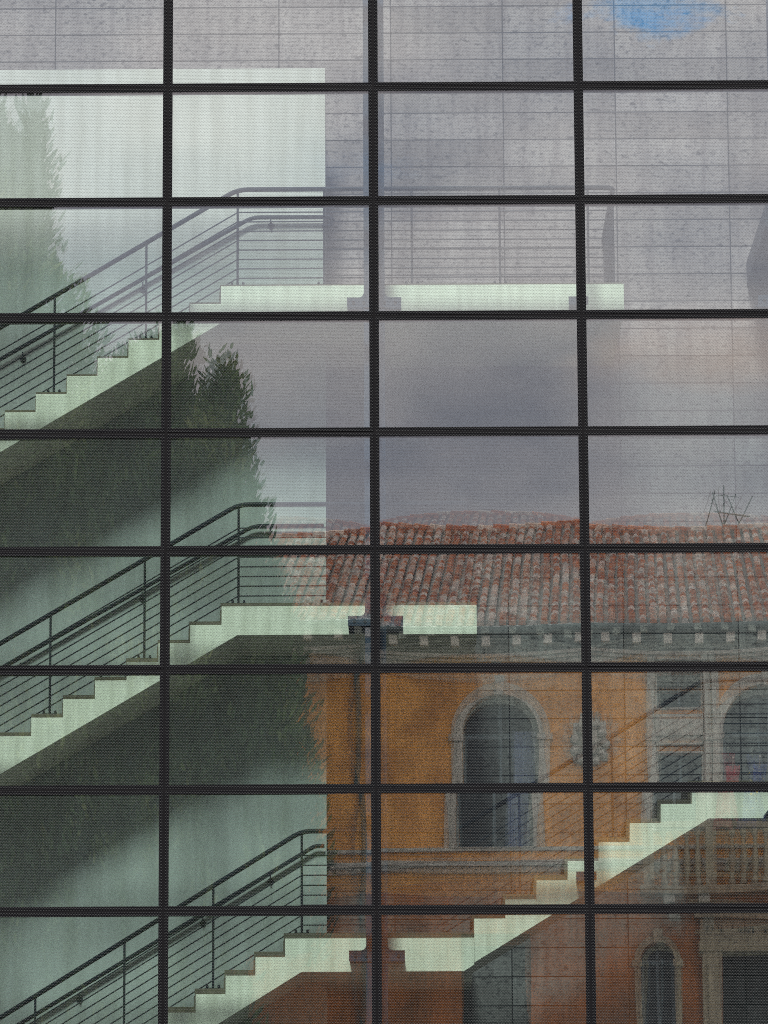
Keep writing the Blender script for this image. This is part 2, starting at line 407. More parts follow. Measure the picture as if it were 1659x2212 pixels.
for j in ROWS:
    for i in COLS:
        cx, cz = X0+(i+.5)*GW, Z0-(j+.5)*GH
        if first is None:
            o = bpy.data.objects.new('glass_pane', pm); first = o
        else: o = first.copy()
        link(o, wall)
        o.location = (cx, 0, cz)
        o.rotation_euler = (prng.gauss(0, .0007), 0, prng.gauss(0, .0008))
        o.scale = (1, prng.uniform(.75, 1.3), 1)
xl, xr_ = X0+COLS[0]*GW, X0+(COLS[-1]+1)*GW
zb, zt = Z0-(ROWS[-1]+1)*GH, Z0-ROWS[0]*GH
for i in range(COLS[0], COLS[-1]+2):
    x = X0+i*GW
    b = MB(); b.box(x-.040, x+.040, .030, .12, zb-.05, zt+.05); b.box(x-GAP, x+GAP, -.008, .030, zb-.05, zt+.05)
    b.build('mullion', M_FRAME, wall)
for j in range(ROWS[0], ROWS[-1]+2):
    z = Z0-j*GH
    b = MB()
    for i in COLS:
        b.box(X0+i*GW+.0405, X0+(i+1)*GW-.0405, .030, .10, z-.040, z+.040)
        b.box(X0+i*GW+GAP+.0005, X0+(i+1)*GW-GAP-.0005, -.008, .030, z-GAP, z+GAP)
    b.build('transom', M_FRAME, wall)
b = MB(); b.box(xl-.05, xr_+.05, -.05, .15, 0, zb-.055); b.build('plinth', M_GREYC, wall)

# ================================================================== WALLS BEHIND THE GLASS
YF, YRAIL, YW, YS = 1.0, 1.30, 2.28, 3.35
xw, _ = at(710, 300, YW); _, zw = at(400, 145, YW)
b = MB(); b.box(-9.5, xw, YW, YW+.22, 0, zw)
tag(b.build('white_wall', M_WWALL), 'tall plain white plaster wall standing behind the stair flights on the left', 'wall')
b = MB(); b.box(-10, 10, YS, YS+.4, 0, 17.0)
tag(b.build('stone_wall', M_STONE), 'high wall of speckled grey stone slabs with thin dark joints at the back of the stairwell', 'wall')

for x0 in (-10.4, 10.002):  # unseen walls added to block light coming in from the sides
    b = MB(); b.box(x0, x0+.398, .5, YS+.4, 0, 17.0)
    tag(b.build('light_block_end_wall', M_GREYC), 'plain grey end wall added to keep side light out of the stairwell, out of view past the %s edge of the picture' % ('left' if x0 < 0 else 'right'), 'wall')

# ================================================================== STAIRS
TT, SET = .07, .22                          # tread slab: thickness and set-back from the white stringer
def stairs(name, label, top, run, rise, n, land_r, sgn, rail_to, posts_land, rail_end='flat', low_land=1.4, wall_rail=True, yb=YS-.003, thick=.35, foot=None, cut=None):
    """top: (x, z) of the top nosing at the stringer face; the flight falls towards -sgn*x"""
    t = thing(name, label, 'stairs', (top[0], YF, top[1]))
    ox, oz = top[0], top[1]
    L = lambda x, y, z: (x-ox, y-YF, z-oz)
    # stringer + landing front: one sawtooth polygon in the front strip, thinner slab behind it
    s = sgn
    topo = []
    topo.append((ox+s*land_r, oz-TT)); topo.append((ox, oz-TT))
    x, z = ox, oz-TT
    for k in range(n):
        z -= rise; topo.append((x, z)); x -= s*run; topo.append((x, z))
    endx, endz = x, z
    m = rise/run
    kx, kz = ox+s*.155, oz-thick              # knee of the soffit
    dist = abs(kx-endx)
    bot = [(endx-s*low_land, endz), (endx-s*low_land, endz-(thick-TT))]
    kz2 = endz-(thick-TT); kx2 = kx-s*(kz-kz2)/m
    topo = topo[:-1]+[(endx, endz)]
    poly = topo+[(endx-s*low_land, endz), (endx-s*low_land, kz2), (kx2, kz2), (kx, kz), (ox+s*land_r, kz)]
    if foot is not None:                     # the flight starts on a landing whose underside is at height foot
        kz3 = max(foot, kz-(kx-endx)*m); poly = topo+[(endx, kz3), (kx-(kz-kz3)/m, kz3), (kx, kz), (ox+s*land_r, kz)]
        if abs(poly[-3][0]-endx) < 1e-4: poly.pop(-3)
    if cut is not None: poly = poly[:-1]+[(cut, kz), (ox+s*land_r, kz+(ox+s*land_r-cut)*m)]
    poly = [(px-ox, pz-oz) for px, pz in poly]
    b = MB(); b.prism(poly, 0, YW-.003-YF)
    # landing reaches on to the stone wall beyond the end of the white wall
    b2 = MB()
    xa = max(ox, xw+.003) if s > 0 else ox
    if s > 0 and land_r > .6:
        b2.box(xa-ox, land_r, YW-.003-YF, yb-YF, -thick, -TT)
    b.v += []; st = b.build('stringer', M_WHITE, t, bevel=.003 if cut is None and foot is None else 0)
    if b2.v: b2.build('landing_slab', M_WHITE, t)
    # treads (each one a part)
    x, z = ox, oz
    lt = MB(); x1 = ox+s*land_r
    lo, hi = sorted((ox-s*.02-ox, x1-s*.004-ox)); lt.box(lo, hi, SET, YW-.004-YF, -TT+.001, 0)
    if s > 0 and land_r > .6: lt.box(xa-ox, hi, YW-.004-YF, yb-YF, -TT+.001, 0)
    lt.build('landing_tread', M_TREAD, t)
    tm = None
    for k in range(n):
        z -= rise
        if tm is None:
            b = MB(); lo, hi = sorted((0.0, -s*(run+.02)))
            b.box(lo, hi, SET, YW-.004-YF, -TT+.001, 0)          # tread
            lo, hi = sorted((-s*.001, -s*.026)); b.box(lo, hi, SET+.002, YW-.005-YF, .001, rise-TT)   # riser behind it
            tm = b.build('tread', M_TREAD, t); o = tm
        else: o = tm.copy(); link(o, t)
        o.location = (x-ox, 0, z-oz); x -= s*run
    # railing
    H = RAIL_H
    xe = rail_to
    nr = n+(foot is not None)*1.05
    slope_to = (ox-s*(nr*run), oz-nr*rise)
    px0 = ox+s*.15
    def line(h, sag=0):                      # polyline of a bar at height h above the nosings
        zk = oz+h
        return [L(slope_to[0], YRAIL, zk-(abs(px0-slope_to[0]))*m), L(px0, YRAIL, zk), L(xe, YRAIL, zk)]
    pl = line(H-.018)
    if rail_end == 'back':
        pl = pl[:-1]+[(pl[-1][0], pl[-1][1], pl[-1][2]), (pl[-1][0], yb-YF-.02, pl[-1][2])]
    b = MB(); b.tube(fillet(pl, .10), .0235, 10)
    rl = b.build('railing', M_RAIL, t, smooth=True)
    for k in range(8):
        b = MB(); b.tube(line(.083+.0955*k), .0072, 6); b.build('rail_bar', M_RAIL, rl)
    xs = [px0+s*d for d in posts_land] + [px0-s*(i*3*run) for i in range(0, n//3+1)]
    for xp in xs:
        d = max(0, s*(px0-xp)); hz = oz-d*m; base = oz-math.ceil(max(0, (d-.15)/run)-1e-6)*rise if d > .15 else oz
        b = MB(); b.tube([L(xp, YRAIL, base+.001), L(xp, YRAIL, hz+H-.03)], .0115, 8)
        b.box(xp-ox-.075, xp-ox+.075, YRAIL-YF-.03, YRAIL-YF+.03, base-oz+.0012, base-oz+.010)
        for q in (-.055, .055): b.lathe((xp-ox+q, YRAIL-YF, base-oz+.010), [(.013, 0), (.013, .022), (.008, .032)], 8)
        b.build('post', M_RAIL, rl)
    if wall_rail:
        zk = oz+WALL_H; yr = YW-.075
        xk = ox+s*.26
        ex = xw+.03
        pts = [L(slope_to[0]-.1, yr, zk-(abs(xk-slope_to[0]))*m), L(xk, yr, zk), L(ex, yr, zk), L(ex+.06, yr+.02, zk-.03), L(ex+.02, yr+.02, zk-.085), L(ex-.06, yr+.03, zk-.09)] if wall_rail == 'loop' else \
              [L(slope_to[0]-.1, yr, zk-(abs(xk-slope_to[0]))*m), L(xk, yr, zk), L(xw-.02, yr, zk)]
        b = MB(); b.tube(fillet(pts, .08), .021, 10)
        wr = b.build('wall_handrail', M_RAIL, t, smooth=True)
        for d in (.25, -1.1, -2.3, -3.4):
            xp = xw-.55 if d > 0 else xk+d
            zp = zk if xp > xk else zk-(xk-xp)*m
            b = MB(); b.tube(fillet([L(xp, yr, zp-.01), L(xp, yr, zp-.07), L(xp, YW-.001, zp-.07)], .03), .008, 6)
            b.tube([L(xp, YW-.012, zp-.07), L(xp, YW-.001, zp-.07)], .032, 10)
            b.build('rail_bracket', M_RAIL, wr)
    return t
YT = YF+SET
def span(a, b, Y=YF): 
    (xa, za), (xb, zb_) = at(*a, Y), at(*b, Y); return xb-xa, za-zb_
RAIL_H = at(515, 403, YRAIL)[1]-at(484, 611.6, YT)[1]
WALL_H = at(539, 467, YW-.075)[1]-at(484, 611.6, YT)[1]
# top flight: nosing pixels read off the photograph, then regular runs and rises
def flight_dims(a, b, k, Y=YT):
    dx, dz = span(b, a, Y); return abs(dx)/k, abs(dz)/k
r1 = flight_dims((484, 611.6), (84, 840), 6)
top1 = at(484, 611.6, YT); l1 = at(1352, 640, YF)[0]-top1[0]
re1 = at(1331, 420, YRAIL)[0]
s1 = stairs('stair_flight', 'topmost white stair flight with the longest landing and a solid dark panel ending its railing', top1, r1[0], r1[1], 9, l1, 1, re1, [], 'back', wall_rail='loop')
ox, oz = top1
def lpost(t, tp, xs):
    rl = [c for c in t.children if c.name.startswith('railing')][0]
    for px in xs:
        xp = px-tp[0]
        b = MB(); y = YRAIL-YF
        b.tube([(xp, y, .001), (xp, y, RAIL_H-.03)], .0115, 8)
        b.box(xp-.075, xp+.075, y-.03, y+.03, .0012, .010)
        for q in (-.055, .055): b.lathe((xp+q, y, .010), [(.013, 0), (.013, .022), (.008, .032)], 8)
        b.build('post', M_RAIL, rl)
lpost(s1, top1, [at(x, 500, YRAIL)[0] for x in (706, 895, 1085, 1276)])
rl = [c for c in s1.children if c.name.startswith('railing')][0]
b = MB(); x = re1-top1[0]; b.box(x-.004, x+.004, YRAIL-YF, YS-.03-YF, .03, RAIL_H-.04); b.build('end_panel', M_RAIL, rl)

r2 = flight_dims((479, 1299.6), (68, 1534.7), 6)
top2 = at(479, 1299.6, YT); l2 = at(1027.8, 1340, YF)[0]-top2[0]; re2 = at(1010, 1091, YRAIL)[0]
s2 = stairs('stair_flight', 'middle white stair flight ending in a shorter landing, in front of the reflected tiled roof', top2, r2[0], r2[1], 9, l2, 1, re2, [], 'back', low_land=1.4)
lpost(s2, top2, [at(x, 1200, YRAIL)[0] for x in (706, 952)]+[re2-.02])

r3 = flight_dims((609, 2014), (351, 2171), 4)
top3 = at(609, 2014, YT); land3 = at(1015, 2022, YT)[0]-top3[0]; re3 = at(970, 1792, YRAIL)[0]
s3 = stairs('stair_flight', 'lowest white stair flight rising from the bottom left corner to the half landing', top3, r3[0], r3[1], 12, land3-.002, 1, re3, [], thick=.385, cut=at(993, 2099, YF)[0])
r4 = flight_dims((1084, 1941.7), (1420, 1740), 5)
x4b, z4b = at(1015, 2022, YT)
top4 = (x4b+7*r4[0], top3[1]+8*r4[1])
s4 = stairs('stair_flight', 'white stair flight at lower right climbing to the right, in front of the reflected balcony', top4, r4[0], r4[1], 7, 3.2, 1, at(1900, 1480, YRAIL)[0], [.9, 1.8], foot=top3[1]-.385, wall_rail=False, thick=.39)

# soffit-edge landing high at the right
xa, za = at(1617, 575, YS); _, zb2 = at(1617, 620, YS)
b = MB(); b.box(xa, xa+4, YF+.05, YS-.003, zb2, za)
tag(b.build('upper_landing', M_DARKC), 'grey landing slab with dark underside projecting at the upper right edge of the photo', 'landing')

zs1 = top1[1]-.35
for k_, (px_, yy, lb) in enumerate(((868, 1.75, 'pale square lamp under the top landing nearest the glass'), (868, 3.0, 'pale square lamp under the top landing, close to the stone wall'), (925, 2.7, 'narrow pale lamp under the top landing, to the right of the square ones'))):
    xx = at(px_, 740, yy)[0]; w_ = .12 if k_ < 2 else .05
    t = thing('soffit_lamp', lb, 'lamp', (xx, yy, zs1), group='unlit lamps under the top landing')
    b = MB(); b.box(-w_, w_, -.14, .14, -.05, -.001); b.build('housing', M_WHITE, t, bevel=.005)
    b = MB(); b.box(-w_+.012, w_-.012, -.128, .128, -.058, -.0505); b.build('diffuser', M_WHITE, t)

# steel columns with bracket plates
def column(px, label):
    xc = X0+px*GW
    t = thing('steel_column', label, 'column', (xc, .35, 0), group='steel columns behind the glass wall')
    b = MB(); hw = .10
    b.box(-hw, hw, 0, .012, 0, 16.2); b.box(-hw, hw, .20, .212, 0, 16.2); b.box(-.006, .006, .012, .20, 0, 16.2)
    b.build('shaft', M_STEEL, t)
    return t
def bracket(t, z0, z1, hw=.26, y0=.34, shaft=.10):
    b = MB(); f = .05
    if shaft:
        poly = [(-hw, z0), (hw, z0), (hw, z1)] + [(shaft+f-f*math.sin(a), z1+f-f*math.cos(a)) for a in [k*math.pi/10 for k in range(6)]] + \
               [(-(shaft+f-f*math.sin(a)), z1+f-f*math.cos(a)) for a in [k*math.pi/10 for k in range(5, -1, -1)]] + [(-hw, z1)]
    else: poly = [(-hw, z0), (hw, z0), (hw, z1), (-hw, z1)]
    b.prism(poly, -.016, -.002)
    b.box(-hw, hw, .0, YF-.35-.002, z0, z0+.014) if not shaft else b.box(-hw, hw, .216, YF-.35-.002, (z0+z1)/2-.01, (z0+z1)/2+.01)
    br = b.build('bracket', M_STEEL, t)
    for q in (-hw+.06, -hw+.16, hw-.06, hw-.16):
        if abs(q) < .07: continue
        b = MB(); zc = (z0+z1)/2
        b.tube([(q, -.032, zc), (q, -.0165, zc)], .014, 6); b.build('bolt', M_RAIL, br)
zz = lambda y: at(815, y, .35)[1]
c1 = column(1, 'blue grey steel column behind the middle vertical joint with three bolted cross plates')
bracket(c1, zz(664.5), zz(643)); bracket(c1, zz(1352), zz(1331)); bracket(c1, zz(2076), zz(2053))
c2 = column(3, 'blue grey steel column just beyond the right edge with its bracket plate reaching into view')
for y0, y1 in ((664, 643), (1765, 1738)): bracket(c2, zz(y0), zz(y1))
for y0, y1, lb in ((667, 649.5, 'small grey steel bracket block on the fascia of the top landing'), (1908, 1889, 'small brown grey bracket block on the rising stair flight at lower right')):
    b = MB(); xc = X0+2*GW; z0_, z1_ = at(1258, y0, .7)[1], at(1258, y1, .7)[1]
    b.box(xc-.095, xc+.095, .60, .612, z0_, z1_); b.box(xc-.02, xc+.02, .125, .5995, (z0_+z1_)/2-.02, (z0_+z1_)/2+.02)
    b.box(xc-.08, xc+.08, .6125, YF-.002, z0_+.01, z1_-.01)
    tag(b.build('wall_bracket', M_STEEL), lb, 'bracket', 'small brackets at the right joint')

# ================================================================== THE STREET SIDE (seen mirrored in the glass)
TH = R(2.9); V0 = 52.0
ev = Vector((math.cos(TH), -math.sin(TH))); nv = Vector((math.sin(TH), math.cos(TH)))
def fac(px, py, d=0.0):                     # survey helper: point of the far facade, (s, h), d metres behind its face
    r = ray(px, py)
    o2 = Vector((0, V0))+nv*d
    t = ((o2-Vector((0, -D))).dot(nv))/(Vector((r.x, r.y)).dot(nv))
    p = Vector((0, -D))+Vector((r.x, r.y))*t
    return (p-Vector((0, V0))).dot(ev), EYE+r.z*t
pal = thing('palazzo', 'orange stucco palace with clay tile roof and arched windows, mirrored in the glass', 'building', (0, -V0, 0), TH)
# local frame: x along the facade, -y into the building, z up
fs = lambda px, py=1600: fac(px, py)[0]
fh = lambda py, px=1200: fac(px, py)[1]
SL, SR = -9.0, 14.0
h_eave = fh(1352); h_ridge_run = 11.0
def arch(cx, hw, z0, zs, n=18): return [(cx-hw, z0), (cx+hw, z0)]+arc(cx, zs, hw, 0, math.pi, n)
aC = fs(1068); aW = (fs(1150)-fs(988))/2; aTop = fh(1500); aBot = fh(1832)
holeA = arch(aC, aW, aBot, aTop-aW)
w1 = [(fs(1411), fh(1535)), (fs(1504), fh(1535)), (fs(1504), fh(1468)), (fs(1411), fh(1468))]
w2 = [(fs(1411), fh(1800)), (fs(1504), fh(1800)), (fs(1504), fh(1622)), (fs(1411), fh(1622))]
gC = fs(1645); gW = fs(1645)-fs(1548); gTop = fh(1488)
holeG = arch(gC, gW, fh(1800), gTop-gW)
w1r = [(2*gC-x, z) for x, z in w1]; w2r = [(2*gC-x, z) for x, z in w2]
lC = fs(1406); lW = (fs(1441)-fs(1371))/2; holeC = arch(lC, lW, 1.0, fh(2048)-lW)
holeCr = [(2*gC-x, z) for x, z in holeC]
dC = fs(1075); dW = (fs(1148)-fs(1003))/2; holeD = [(dC-dW, .3), (dC+dW, .3), (dC+dW, fh(2020)), (dC-dW, fh(2020))]
pW = fs(1645)-fs(1541); holeP = [(gC-pW, .3), (gC+pW, .3), (gC+pW, fh(2067)), (gC-pW, fh(2067))]
holes = [holeA, w1, w2, holeG, w1r, w2r, holeC, holeCr, holeD, holeP]
h_mid = fh(1925)
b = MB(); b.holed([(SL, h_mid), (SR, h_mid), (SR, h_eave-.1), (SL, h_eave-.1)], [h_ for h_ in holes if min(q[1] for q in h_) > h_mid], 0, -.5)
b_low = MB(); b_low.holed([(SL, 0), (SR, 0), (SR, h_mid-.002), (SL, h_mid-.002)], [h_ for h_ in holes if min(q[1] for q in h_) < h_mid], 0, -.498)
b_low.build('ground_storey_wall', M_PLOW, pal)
b.box(SL, SL+.4, -22, -.501, 0, h_eave-.1); b.box(SR-.4, SR, -22, -.501, 0, h_eave-.1); b.box(SL, SR, -22.4, -22, 0, h_eave-.1)
b.build('wall', M_PLAST, pal)
# roof with barrel tiles
PITCH = R(20); cl, sn = math.cos(PITCH), math.sin(PITCH)
def roof():
    b = MB(); rr = []
    over = .55; L_ = h_ridge_run+over
    y0, z0 = over, h_eave
    b.add([(SL-.3, y0, z0-.02), (SR+.3, y0, z0-.02), (SR+.3, y0-L_, z0-.02+L_*sn/cl), (SL-.3, y0-L_, z0-.02+L_*sn/cl)], [(0, 1, 2, 3)]); rr.append(.1)
    b.add([(SL-.3, y0-L_, z0-.02+L_*sn/cl), (SR+.3, y0-L_, z0-.02+L_*sn/cl), (SR+.3, y0-2*L_, z0-.02), (SL-.3, y0-2*L_, z0-.02)], [(0, 1, 2, 3)]); rr.append(.3)
    b.add([(SL-.3, y0, z0-.08), (SR+.3, y0, z0-.08), (SR+.3, -.5, z0-.08), (SL-.3, -.5, z0-.08)], [(0, 1, 2, 3)]); rr.append(.1)
    rg = random.Random(5); pitchx = .222; tl = .34
    nx = int((SR-SL)/pitchx); ny = int(L_/cl/tl)
    for i in range(nx):
        xo = SL+.1+i*pitchx+rg.uniform(-.012, .012); colr = rg.random()*.25
        for j in range(ny):
            a0 = j*tl+rg.uniform(-.02, .02); a1 = a0+tl*1.08
            r0, r1 = .080, .062; lift0 = .035+rg.uniform(0, .015); xj = xo+rg.uniform(-.012, .012); xk = xo+rg.uniform(-.012, .012)
            vs = []
            for (aa, r_, xx, lf) in ((a0, r0, xj, lift0), (a1, r1, xk, .0)):
                cy, cz = y0-aa*cl, z0+aa*sn
                for k in range(6):
                    an = math.pi*k/5
                    ox_, up = r_*math.cos(an), r_*math.sin(an)*1.35+lf
                    vs.append((xx+ox_, cy+up*sn*0, cz+up*cl))
            fs_ = [(k, k+1, k+7, k+6) for k in range(5)]+[(0, 1, 2, 3, 4, 5)]
            b.add(vs, fs_)
            v = min(1, max(0, rg.gauss(.42, .22)+colr-.1)) if rg.random() > .11 else rg.uniform(.84, 1)
            rr += [v]*5; rr.append(min(1, v+.28))
    b.mi[0] = b.mi[1] = b.mi[2] = 1
    ob = b.build('roof', [M_TILE, M_CHAN], pal)
    at_ = ob.data.attributes.new('rnd', 'FLOAT', 'FACE'); at_.data.foreach_set('value', rr)
    # ridge caps
    yr, zr = y0-L_, z0+L_*sn/cl
    b = MB(); rr2 = []
    k = 0; x = SL-.3
    while x < SR+.3:
        b.tube([(x, yr, zr+.02+rg.uniform(0, .02)), (x+.42, yr, zr+.01)], [.13, .11], 8); rr2 += [rg.uniform(.2, 1)]*10; x += .38
    oc = b.build('ridge_caps', M_TILE, ob)
    a2 = oc.data.attributes.new('rnd', 'FLOAT', 'FACE'); a2.data.foreach_set('value', rr2)
    return ob, yr, zr
ROOF, YR, ZR = roof()
b = MB(); b.tube([(SL-.3, .62, h_eave-.06), (SR+.3, .62, h_eave-.06)], .085, 8); b.build('gutter', M_GUT, pal, smooth=True)
# cornice with dentil blocks
b = MB(); b.box(SL, SR, .002, .26, h_eave-.53, h_eave-.46); b.box(SL, SR, .002, .16, h_eave-.60, h_eave-.531); b.box(SL, SR, .002, .10, h_eave-.90, h_eave-.84)
b.box(SL, SR, .002, .035, h_eave-.839, h_eave-.602)
t_ = MB(); t_.box(SL, SR, .002, .06, h_eave-.4595, h_eave-.12); t_.build('eave_board', M_BEAM, pal)
b.build('cornice', M_TRIM, pal)
dm = None; x = SL+.3
while x < SR-.2:
    if dm is None:
        b = MB(); b.prism([(-.09, 0), (.09, 0), (.09, -.20), (-.09, -.20)], .061, .56); dm = b.build('eave_block', M_PALE, pal, bevel=.01); o = dm
    else: o = dm.copy(); link(o, pal)
    o.location = (x, 0, h_eave-.15); x += .66
b = MB(); b.box(SL, SR, .002, .10, fh(1880), fh(1868)); b.box(SL, SR, .002, .17, fh(1868)+.001, fh(1858)); b.build('string_course', M_TRIM, pal)
b = MB(); b.box(SL, SR, .002, .08, fh(1838), fh(1830)); b.build('sill_course', M_TRIM, pal)
# frames, glazing
def arch_window(cx, hw, z0, top, fr=.20, sill=True, dark=M_WIN, curtain=False, proj=.07, trim=None):
    M_TRIM = trim or globals()['M_TRIM']
    zs = top-hw
    ring_o = [(cx-hw-fr, z0), ]+[(cx+hw+fr, z0)]+arc(cx, zs, hw+fr, 0, math.pi, 22)
    inner = arch(cx, hw-.001, z0+.001, zs)
    b = MB(); b.holed(ring_o, [[(x, max(z, z0+.002)) for x, z in inner]], .002, proj)
    o2 = [(cx-hw-fr*.45, z0+.003)]+[(cx+hw+fr*.45, z0+.003)]+arc(cx, zs, hw+fr*.45, 0, math.pi, 22)
    b.holed(o2, [[(x, max(z, z0+.005)) for x, z in inner]], proj+.001, proj+.035)
    fr_o = b.build('window_surround', M_TRIM, pal)
    for sx in (-1, 1):
        b = MB(); x0, x1 = sorted((cx+sx*(hw-.03), cx+sx*(hw+fr+.05))); b.box(x0, x1, .003, proj+.075, zs-.13, zs); b.build('impost', M_TRIM, fr_o)
    b = MB(); b.prism([(cx-.07, zs+hw-.03), (cx+.07, zs+hw-.03), (cx+.11, zs+hw+fr+.12), (cx-.11, zs+hw+fr+.12)], proj+.001, proj+.12); b.build('keystone', M_TRIM, fr_o)
    if sill:
        b = MB(); b.box(cx-hw-fr-.08, cx+hw+fr+.08, .004, .26, z0-.14, z0-.002); b.build('sill', M_TRIM, fr_o)
    p = arch(cx, hw-.004, z0, zs)
    b = MB(); b.prism(p, -.40, -.37); wn = b.build('window', dark, pal)
    b = MB()
    b.box(cx-.03, cx+.03, -.368, -.33, z0, zs+hw-.02)
    b.box(cx-hw, cx-.0305, -.368, -.335, zs-.05, zs+.02); b.box(cx+.0305, cx+hw, -.368, -.335, zs-.05, zs+.02)
    for sx in (-1, 1):
        x0, x1 = sorted((cx+sx*(hw-.005), cx+sx*(hw-.07))); b.box(x0, x1, -.368, -.335, z0, zs-.0505)
        b.box(*sorted((cx+sx*.0305, cx+sx*(hw-.0705))), -.368, -.338, z0, z0+.07)
    b.build('sash', M_WFR, wn)
    if curtain:
        b = MB(); n = 16; x0, x1 = cx+hw*.35, cx+hw-.08
        vs = []
        for i in range(n+1):
            x = x0+(x1-x0)*i/n; y = -.325+.02*math.sin(i*1.7)
            vs += [(x, y, z0+.02), (x, y, zs+.1)]
        vs += [(x1, -.33, zs+.1)]
        b.add(vs[:-1], [(2*i, 2*i+2, 2*i+3, 2*i+1) for i in range(n)])
        b.build('shutter', M_CURT, wn)
    return fr_o
arch_window(aC, aW, aBot, aTop, .24, curtain=True, sill=False)
arch_window(gC, gW, fh(1800), gTop, .22, sill=False)
arch_window(lC, lW, 1.0, fh(2048), .13, trim=M_TRIMD)
arch_window(2*gC-lC, lW, 1.0, fh(2048), .13, trim=M_TRIMD)
b = MB(); b.box(dC-dW+.002, dC+dW-.002, -.40, -.36, .3, fh(2020)-.002); d2_ = b.build('door', M_DOOR, pal)
b = MB()
for sx in (-1, 1):
    for z0, z1 in ((.6, 2.2), (2.35, 3.8), (3.95, 5.0)): b.box(*sorted((dC+sx*.06, dC+sx*(dW-.08))), -.3595, -.335, z0, z1)
b.build('door_panels', M_BEAM, d2_)
for q in (w1, w2, w1r, w2r):
    xs = sorted(p[0] for p in q); zs_ = sorted(p[1] for p in q); x0, x1, z0, z1 = xs[0], xs[-1], zs_[0], zs_[-1]
    b = MB(); b.box(x0+.002, x1-.002, -.40, -.37, z0+.002, z1-.002); wn = b.build('window', M_WIN, pal)
    b = MB(); xm = (x0+x1)/2
    b.box(xm-.03, xm+.03, -.368, -.33, z0+.003, z1-.003)
    b.box(x0+.003, x0+.07, -.368, -.335, z0+.003, z1-.003); b.box(x1-.07, x1-.003, -.368, -.335, z0+.003, z1-.003)
    b.box(x0+.0705, xm-.0305, -.368, -.336, z1-.08, z1-.004); b.box(xm+.0305, x1-.0705, -.368, -.336, z1-.08, z1-.004)
    b.build('sash', M_WFR, wn)
    b = MB(); b.holed([(x0-.03, z0-.03), (x1+.03, z0-.03), (x1+.03, z1+.03), (x0-.03, z1+.03)], [[(x0+.001, z0+.001), (x1-.001, z0+.001), (x1-.001, z1-.001), (x0+.001, z1-.001)]], .004, .06)
    b.build('window_surround', M_TRIM, pal)
# pilasters and lintels of the triple window
for px0, px1 in ((1388, 1407), (1508, 1524), (1526, 1543)):
    for mir in (0, 1):
        x0, x1 = fs(px0), fs(px1)
        if mir: x0, x1 = 2*gC-x1, 2*gC-x0
        b = MB(); b.box(x0, x1, .003, .17, fh(1800), fh(1600)); b.box(x0-.02, x1+.02, .003, .21, fh(1600)+.001, fh(1585))
        b.box(x0+.01, x1-.01, .003, .14, fh(1585)+.001, fh(1452)); b.build('pilaster', M_TRIM, pal, bevel=.01)
for mir in (0, 1):
    x0, x1 = fs(1408), fs(1507)
    if mir: x0, x1 = 2*gC-x1, 2*gC-x0
    b = MB(); b.box(x0, x1, .003, .10, fh(1607), fh(1548)); b.box(x0, x1, .1005, .16, fh(1590), fh(1578)); b.build('lintel', M_TRIM, pal)
x0, x1 = fs(1384), 2*gC-fs(1384)
b = MB(); b.box(x0, x1, .003, .24, fh(1452)+.001, fh(1441)); b.box(x0-.06, x1+.06, .003, .33, fh(1441)+.001, fh(1434)); b.build('entablature', M_TRIM, pal)
# balcony
bal = MB(); bx0, bx1 = fs(1392), 2*gC-fs(1392); zf = fh(1918)
bal.box(bx0-.1, bx1+.1, .18, 1.05, zf-.16, zf); bl = bal.build('balcony', M_TRIMD, pal, bevel=.02)
zt_ = fh(1808)
b = MB(); b.box(bx0-.05, bx1+.05, .80, 1.02, zt_, zt_+.12); b.build('balcony_rail', M_TRIMD, bl, bevel=.015)
for xx in (bx0+.1, bx1-.1, gC-pW*1.1, gC+pW*1.1):
    b = MB(); b.box(xx-.11, xx+.11, .80, 1.02, zf+.001, zt_-.001); b.build('balcony_pier', M_TRIMD, bl)
bm_ = None; x = bx0+.42; hb = zt_-zf-.002
while x < bx1-.3:
    if min(abs(x-xx) for xx in (gC-pW*1.1, gC+pW*1.1)) > .2:
        if bm_ is None:
            b = MB(); b.lathe((0, 0, 0), [(.075, 0), (.075, .08*hb), (.04, .12*hb), (.05, .2*hb), (.085, .36*hb), (.075, .48*hb), (.035, .72*hb), (.035, .84*hb), (.06, .88*hb), (.07, 1.0*hb)], 12)
            bm_ = b.build('baluster', M_TRIMD, bl, smooth=True); o = bm_
        else: o = bm_.copy(); link(o, bl)
        o.location = (x, .91, zf+.001)
    x += .235
for xx in (bx0+.5, gC-1.3, gC+1.3, bx1-.5):
    b = MB(); pr = [(.004, zf-.161), (.95, zf-.161), (.90, zf-.30), (.55, zf-.38), (.30, zf-.62), (.10, zf-.85), (.004, zf-.9)]
    n = len(pr); vs = [(xx-.12, y, z) for y, z in pr]+[(xx+.12, y, z) for y, z in pr]
    b.add(vs, [tuple(range(n)), tuple(range(2*n-1, n-1, -1))]+[(i, (i+1) % n, (i+1) % n+n, i+n) for i in range(n)]); b.build('corbel', M_TRIM, bl)
